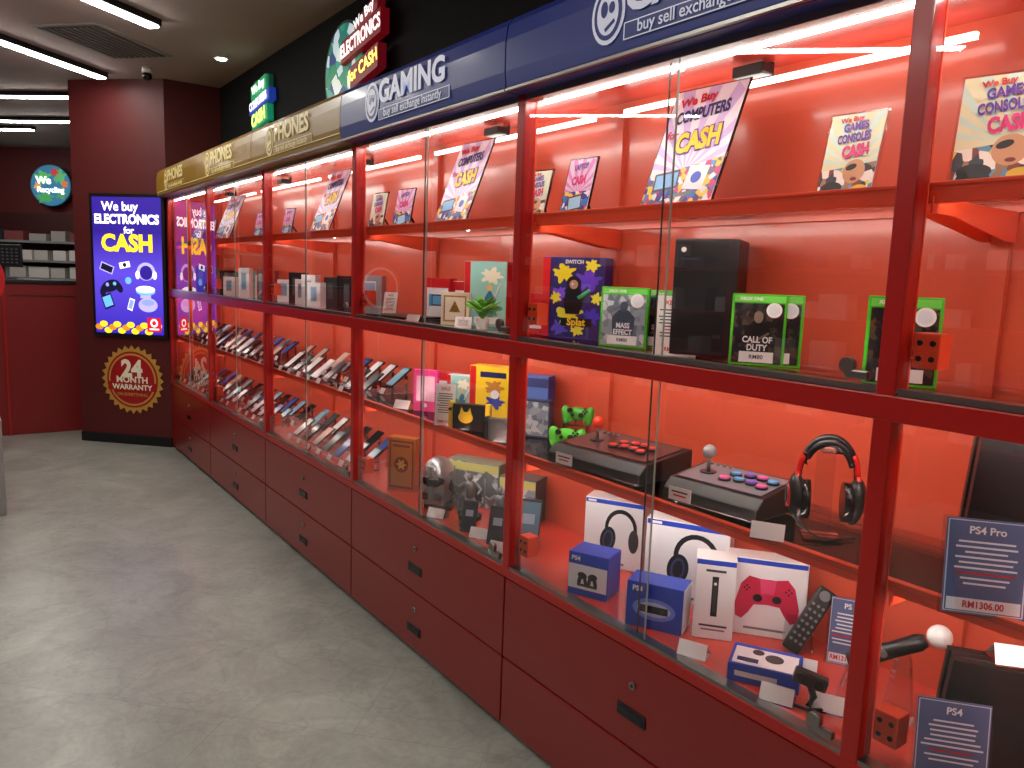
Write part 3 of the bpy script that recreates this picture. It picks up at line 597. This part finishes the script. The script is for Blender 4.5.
# ---- B0
def console(x,y,z,rot,h,d):
    b=B("game_console"); 
    for i,(x0,x1) in enumerate(((-.036,-.014),(-.012,.012),(.014,.036))):
        o_=.004*(1-abs(i-1)) 
        b.prism([(-d/2+o_,0),(d/2-.02,0),(d/2,h-.002*i),(-d/2+.02+o_,h)],x0,x1,mBlk,'yz',.002)
    for x0 in (-.013,.013): b.prism([(-d/2+.01,.004),(d/2-.02,.004),(d/2-.01,h-.008),(-d/2+.03,h-.008)],x0-.001,x0+.001,M((50,52,56),.3),'yz')
    b.box((0,0,-.003),(.11,d*.7,.008),mBlack,.002)
    return b.done((x,y,z+.007),rot)
console(1.65,.555,Z1,-146,.31,.28); card(1.49,.575,Z1,.135,.175,-50,.12,'b')
console(1.65,.565,Z0,-146,.235,.27); card(1.515,.605,Z0,.13,.175,-50,.12,'b',title="PS4"); card(1.60,.37,Z0,.13,.175,-52,.12,'b',title="PS4"); tag(1.63,.56,Z0+.245,-50)
# ---- B2 shelf 2
def a_zel(b,w,h,y):
    b.rect(0,h*.5,w*.98,h*.98,M((150,205,195),.35),y); b.rect(-w*.42,h*.5,w*.14,h*.98,mRd,y-.0003)
    b.splat(.15*w,.78*h,.28*w,.14*h,M((240,236,210),.4),y-.0005,3); b.splat(.1*w,.28*h,.32*w,.2*h,M((90,150,90),.4),y-.0006,4)
    b.poly([(.0,.2*h),(.2*w,.2*h),(.22*w,.45*h),(.12*w,.58*h),(.0,.45*h)],M((50,110,150),.4),y-.0008); b.disc(.11*w,.6*h,.07*w,.05*h,M((220,180,110),.4),y-.001); b.tube([(.2*w,y-.001,.4*h),(.38*w,y-.001,.68*h)],.003,mWhite,6); b.rect(0.05*w,.1*h,.6*w,.1*h,mWhite,y-.001)
pbox("game_console_box",1.79,2.66,Z2,.19,.09,.265,-58,M((140,190,180),.4),a_zel,mRd)
pbox("collector_edition_box",1.69,2.745,Z2,.13,.05,.135,-58,M((226,216,190),.4),lambda b,w,h,y:(b.rect(0,h*.5,w*.8,h*.8,M((190,150,60),.3,.6),y),b.rect(0,h*.5,w*.7,h*.7,M((232,222,196),.4),y-.0004),b.poly([(0,h*.75),(-w*.2,h*.4),(w*.2,h*.4)],M((190,150,60),.3,.6),y-.0008),b.disc(0,h*.5,w*.12,h*.1,M((150,110,40),.4),y-.001)))
b=B("potted_leafy_plant"); b.cyl((0,0,.02),.022,.04,mWhite,r2=.028); lf=M((110,190,60),.45)
for i in range(26):
    a=i*2.4; e_=.35+.055*(i%12); r=.04+.01*(i%3)
    b.sph((math.cos(a)*r*math.cos(e_),math.sin(a)*r*math.cos(e_),.06+r*math.sin(e_)*1.1),(.028,.013,.003),lf,(0,-e_*.6,a),10)
    b.tube([(0,0,.035),(math.cos(a)*r*.7*math.cos(e_),math.sin(a)*r*.7*math.cos(e_),.055+r*math.sin(e_))],.0012,lf,5)
b.done((1.66,2.51,Z2))
def a_r2(b,w,h,y):
    b.rect(0,h*.5,w*.98,h*.98,mRd,y); b.rect(w*.06,h*.45,w*.8,h*.66,W2,y-.0003); b.rect(w*.06,h*.5,w*.42,h*.26,mBlk,y-.0006); b.rect(w*.06,h*.5,w*.36,h*.2,M((100,170,220),.3),y-.0008); b.rect(-w*.2,h*.5,w*.1,h*.28,M((40,150,200),.4),y-.0008); b.rect(w*.32,h*.5,w*.1,h*.28,mRd,y-.0008)
pbox("game_console_box",1.72,2.945,Z2,.13,.07,.19,-58,mRd,a_r2); pbox("game_console_box",1.80,2.86,Z2,.11,.05,.18,-58,W2,a_r2)
b=B("closed_laptop"); b.box((0,0,.008),(.32,.22,.014),mDG,.004); b.box((0,0,.020),(.318,.218,.008),mBlk,.003); b.box((0,-.109,.0145),(.05,.003,.003),mSteel); b.done((1.60,3.02,Z2),-84)
card(1.55,2.48,Z2,.07,.05,-60); tag(1.52,2.82,Z2,-75)
card(1.60,3.20,Z2,.07,.12,-60) 
# ---- B2 shelf 1
def a_ip(b,w,h,y): b.rect(0,h*.55,w*.75,h*.6,M((250,200,220),.2),y); b.disc(0,h*.15,w*.08,w*.08,W2,y-.0005)
pbox("pink_tablet",1.62,2.87,Z1,.11,.02,.18,-50,M((235,70,150),.35),a_ip); tag(1.55,2.96,Z1,-60)
card(1.52,2.55,Z1,.08,.165,-50,.12)
pbox("game_console_box",1.78,2.98,Z1,.16,.09,.15,-58,mRd,a_r2); pbox("game_console_box",1.72,2.74,Z1,.12,.05,.17,-58,W2,a_zel)
def dock(x,y,c1,c2,s,rot,face):
    b=B("handheld_console_dock"); b.box((0,0,.05*s),(.13*s,.04*s,.1*s),c1,.006); b.box((-.075*s,0,.055*s),(.02*s,.03*s,.1*s),c2,.006); b.box((.075*s,0,.055*s),(.02*s,.03*s,.1*s),c2,.006)
    if face:
        b.disc(-.01*s,.05*s,.03*s,.022*s,mYel,-.0212*s); b.poly([(-.035*s,.06*s),(-.028*s,.09*s),(-.015*s,.068*s)],mYel,-.0212*s); b.poly([(.015*s,.06*s),(.008*s,.09*s),(-.005*s,.068*s)],mYel,-.0212*s)
    for sd in (-1,1): b.cyl((sd*.075*s,-.018*s,(.078 if sd<0 else .05)*s),.006*s,.008*s,mBlk,'y')
    b.done((x,y,Z1),rot)
dock(1.57,2.44,mBlk,mYel,1.0,-54,True); dock(1.56,2.20,mGrey,mDG,.85,-54,False)
def a_pk(b,w,h,y): b.rect(0,h*.5,w*.98,h*.98,mYel,y); b.rect(-w*.42,h*.5,w*.14,h*.98,mRd,y-.0003); b.splat(.08*w,.62*h,.25*w,.15*h,M((190,130,60),.4),y-.0006,7); b.splat(0.1*w,.36*h,.24*w,.14*h,M((60,70,160),.4),y-.0008,8); b.disc(.1*w,.5*h,.1*w,.08*h,mWhite,y-.001); b.rect(0.05*w,.85*h,.6*w,.1*h,mNavy,y-.0008)
pbox("game_console_box",1.77,2.57,Z1,.19,.08,.225,-58,mYel,a_pk,mRd)
pbox("game_console_box",1.80,2.34,Z1,.14,.08,.215,-58,M((70,80,160),.4),lambda b,w,h,y:(b.rect(0,h*.5,w*.98,h*.98,M((90,120,190),.35),y),b.splat(0,h*.45,w*.3,h*.2,M((150,70,190),.4),y-.0004,9),b.rect(0,h*.88,w*.98,h*.16,M((60,70,120),.4),y-.0004)))
pbox("game_box",1.73,2.22,Z1,.10,.04,.14,-58,M((50,60,90),.4),lambda b,w,h,y:b.rect(0,h*.5,w*.9,h*.9,artA,y))
# ---- B2 shelf 0
pbox("special_edition_game_box",1.59,3.00,Z0,.14,.06,.24,-56,M((190,110,40),.3,.5),lambda b,w,h,y:(b.rect(0,h*.5,w*.85,h*.9,M((120,40,24),.4),y),b.rect(0,h*.5,w*.75,h*.82,M((200,120,50),.3,.5),y-.0004),b.disc(0,h*.5,w*.25,h*.15,M((120,40,24),.4),y-.0008),b.star(0,h*.5,w*.1,w*.2,6,M((230,170,70),.3,.5),y-.0012),b.rect(0,h*.85,w*.6,h*.05,M((120,40,24),.4),y-.0008)))
b=B("collectible_helmet"); hm=M((170,172,176),.3,.7)
b.sph((0,.0,.13),(.068,.082,.085),hm); b.prism([(-.06,.02),(.05,.02),(.068,.12),(-.075,.12)],-.045,.045,hm,'yz',.012)
b.sph((0,-.055,.125),(.05,.035,.03),mBlkG); b.box((0,-.083,.075),(.02,.012,.06),hm,.004); b.box((0,-.08,.16),(.012,.02,.05),hm,.003)
for sd in (-1,1): b.sph((sd*.062,0,.11),(.015,.03,.04),mDG); b.box((sd*.03,-.07,.06),(.03,.02,.025),mDG,.004)
b.cyl((0,0,.012),.06,.024,mBlk,seg=32); b.done((1.59,2.70,Z0),-52)
def a_mb(b,w,h,y): b.rect(0,h*.5,w*.98,h*.98,artA,y); b.rect(0,h*.88,w*.98,h*.18,M((190,186,110),.4),y-.0004); b.disc(.1*w,.4*h,.2*w,.25*h,mWhite,y-.0008); b.poly([(.0,.15*h),(.2*w,.15*h),(.2*w,.4*h),(.1*w,.6*h),(0,.4*h)],mDG,y-.001); b.splat(-.25*w,.4*h,.12*w,.2*h,mGrn,y-.001,2)
pbox("collectible_figure_box",1.76,2.66,Z0,.25,.10,.19,-62,M((120,130,110),.4),a_mb)
pbox("collectible_figure_box",1.79,2.38,Z0,.16,.10,.18,-62,M((60,64,70),.4),a_mb)
def figure(x,y,rot,s):
    b=B("collectible_figurine"); c=M((120,124,128),.4,.4)
    b.cyl((0,0,.008),.04*s,.016,mBlk,seg=24)
    b.tube([(-.012*s,0,.014),(-.014*s,-.004,.05*s),(0,0,.08*s)],[.008*s,.010*s,.013*s],c); b.tube([(.02*s,0,.014),(.018*s,-.004,.05*s),(0,0,.08*s)],[.008*s,.010*s,.013*s],c)
    b.tube([(0,0,.075*s),(0,0,.1*s),(0,-.004,.125*s),(0,-.004,.135*s)],[.015*s,.018*s,.02*s,.008*s],c); b.sph((0,-.006*s,.148*s),(.011*s,.012*s,.014*s),c)
    b.tube([(-.018*s,0,.125*s),(-.04*s,-.01*s,.11*s),(-.05*s,-.03*s,.125*s)],[.007*s,.006*s,.005*s],c); b.tube([(.018*s,0,.125*s),(.04*s,0,.105*s),(.035*s,-.03*s,.095*s)],[.007*s,.006*s,.005*s],c)
    for sd in (-1,1): b.poly([(sd*.01*s,.12*s),(sd*.05*s,.17*s),(sd*.085*s,.15*s),(sd*.06*s,.10*s),(sd*.045*s,.07*s)],c,.012*s)
    b.tube([(-.05*s,-.03*s,.09*s),(-.05*s,-.03*s,.19*s)],.003*s,c); b.done((x,y,Z0),rot)
figure(1.62,2.50,-50,1.15); figure(1.64,2.32,-60,1.05); figure(1.55,2.42,-40,.6)
tag(1.505,2.57,Z0,-60); tag(1.52,2.28,Z0,-60); tag(1.50,2.12,Z0,-60)
def slate(x,y,z,w,h,rot,tilt,scr):
    b=B("smartphone"); b.box((0,.004,h/2),(w,.008,h),mBlk,.003); b.rect(0,h/2,w*.9,h*.88,scr,-.0006); b.rect(0,h*.6,w*.5,h*.2,M((150,170,190),.2),-.0009); b.prism([(.01,0),(.08,0),(.02,h*.6)],-.02,.02,mAcr,'yz'); b.done((x,y,z),rot,tilt)
slate(1.60,2.10,Z0,.09,.18,-50,.35,M((90,120,140),.2)); slate(1.52,2.36,Z0,.06,.12,-50,.35,M((40,44,60),.2)); slate(1.53,2.19,Z0,.07,.14,-55,.3,M((60,64,70),.2))
# ---- B3.. boxes on shelf 2
def pb(x,y,w,h,c,rot=-60): pbox("phone_box",x,y,Z2,w,.05,h,rot,c,lambda b,w,h,yy:(b.rect(0,h*.55,w*.5,h*.6,M((60,62,66),.3) if c in (mBlk,mDG) else M((200,206,210),.3),yy),b.rect(0,h*.55,w*.42,h*.52,M((90,96,104),.3) if c in (mBlk,mDG) else M((120,160,190),.3),yy-.0004)))
pb(1.73,4.70,.11,.19,mBlk); pb(1.68,4.36,.10,.18,W2); pb(1.74,4.18,.09,.17,mDG); pb(1.76,4.04,.09,.18,mBlk); pb(1.62,4.12,.09,.14,W2); pb(1.70,3.86,.08,.17,mBlk); pb(1.70,3.58,.13,.19,M((130,134,140),.3),-52)
pb(1.70,4.54,.08,.15,W2)
for i in range(13):
    pb(1.62+random.uniform(0,.12),4.9+i*.15,random.uniform(.08,.10),random.uniform(.14,.21),random.choice([W2,W2,mBlk,M((120,170,150),.4),M((150,90,80),.4)]),-50)
# phone rows
pc=[M((24,24,30),.15),M((215,217,220),.2),M((40,80,150),.2),M((190,165,155),.2),M((90,100,110),.2),M((60,64,72),.2),M((130,180,200),.2)]
for z in (Z1,Z0):
    for k in (4,5,6) :
        b=B("smartphone_display_row")
        for row in range(2):
            xx=1.545+row*.15
            n=8
            for i in range(n):
                yy=ys[k]+.11+i*(1.245-.22)/(n-1)
                if random.random()<.08: continue
                q=Matrix.Translation((xx,yy,z+.026+row*.018))@Matrix.Rotation(math.radians(-88),4,'Z')@Matrix.Rotation(-.92,4,'X')
                t=bmesh.new(); bmesh.ops.create_cube(t,size=1,matrix=Matrix.Diagonal((.066,.008,.140,1))); bmesh.ops.translate(t,vec=(0,0,.06),verts=t.verts); c=random.choice(pc); b._add(t,mBlk if random.random()<.6 else c,False,q)
                t=bmesh.new(); bmesh.ops.create_cube(t,size=1,matrix=Matrix.Diagonal((.058,.001,.124,1))); bmesh.ops.translate(t,vec=(0,-.0046,.06),verts=t.verts); b._add(t,c,False,q)
                b.prism([(xx-.03,z),(xx+.09,z),(xx+.09,z+.07+row*.018),(xx-.01,z+.02+row*.018)],yy-.014,yy+.014,mAcr,'xz')
                b.box((xx-.04,yy,z+.018),(.002,.045,.03),mWhite,rot=(0,.5,0))
        b.done()
for y in (.1,-.25,-.8,-1.2): gamecase(1.68,y,.14,.175,-75,artB,"GAME")
# ---------- text to mesh
bpy.context.view_layer.update(); dg=bpy.context.evaluated_depsgraph_get()
for o in texts:
    me=bpy.data.meshes.new_from_object(o.evaluated_get(dg)); n=o.name; mw=o.matrix_local.copy(); pr=o.parent
    if not me.materials: me.materials.append(o.data.materials[0])
    no=bpy.data.objects.new(n,me); bpy.context.collection.objects.link(no); no.parent=pr; no.matrix_local=mw
    bpy.data.objects.remove(o)
# ---------- world, camera
w=bpy.data.worlds.new("World"); bpy.context.scene.world=w; w.use_nodes=True
w.node_tree.nodes["Background"].inputs[0].default_value=(.9,.95,1,1); w.node_tree.nodes["Background"].inputs[1].default_value=.05
th=math.radians(7.8); psi=math.radians(35.84); rl=.035
F=Vector((math.sin(psi)*math.cos(th),math.cos(psi)*math.cos(th),-math.sin(th))); R=Vector((math.cos(psi),-math.sin(psi),0)); U=R.cross(F)
c_,s_=math.cos(rl),math.sin(rl); cx=R*c_+U*s_; cy=U*c_-R*s_; cz=-F
cam=bpy.data.cameras.new("Camera"); co=bpy.data.objects.new("Camera",cam); bpy.context.collection.objects.link(co)
mt=Matrix((( cx.x,cy.x,cz.x,0),(cx.y,cy.y,cz.y,0),(cx.z,cy.z,cz.z,1.55),(0,0,0,1))); co.matrix_world=mt
cam.sensor_width=36; cam.lens=770/1024*36; cam.clip_start=.05
bpy.context.scene.camera=co
bpy.context.scene.view_settings.view_transform='Standard'
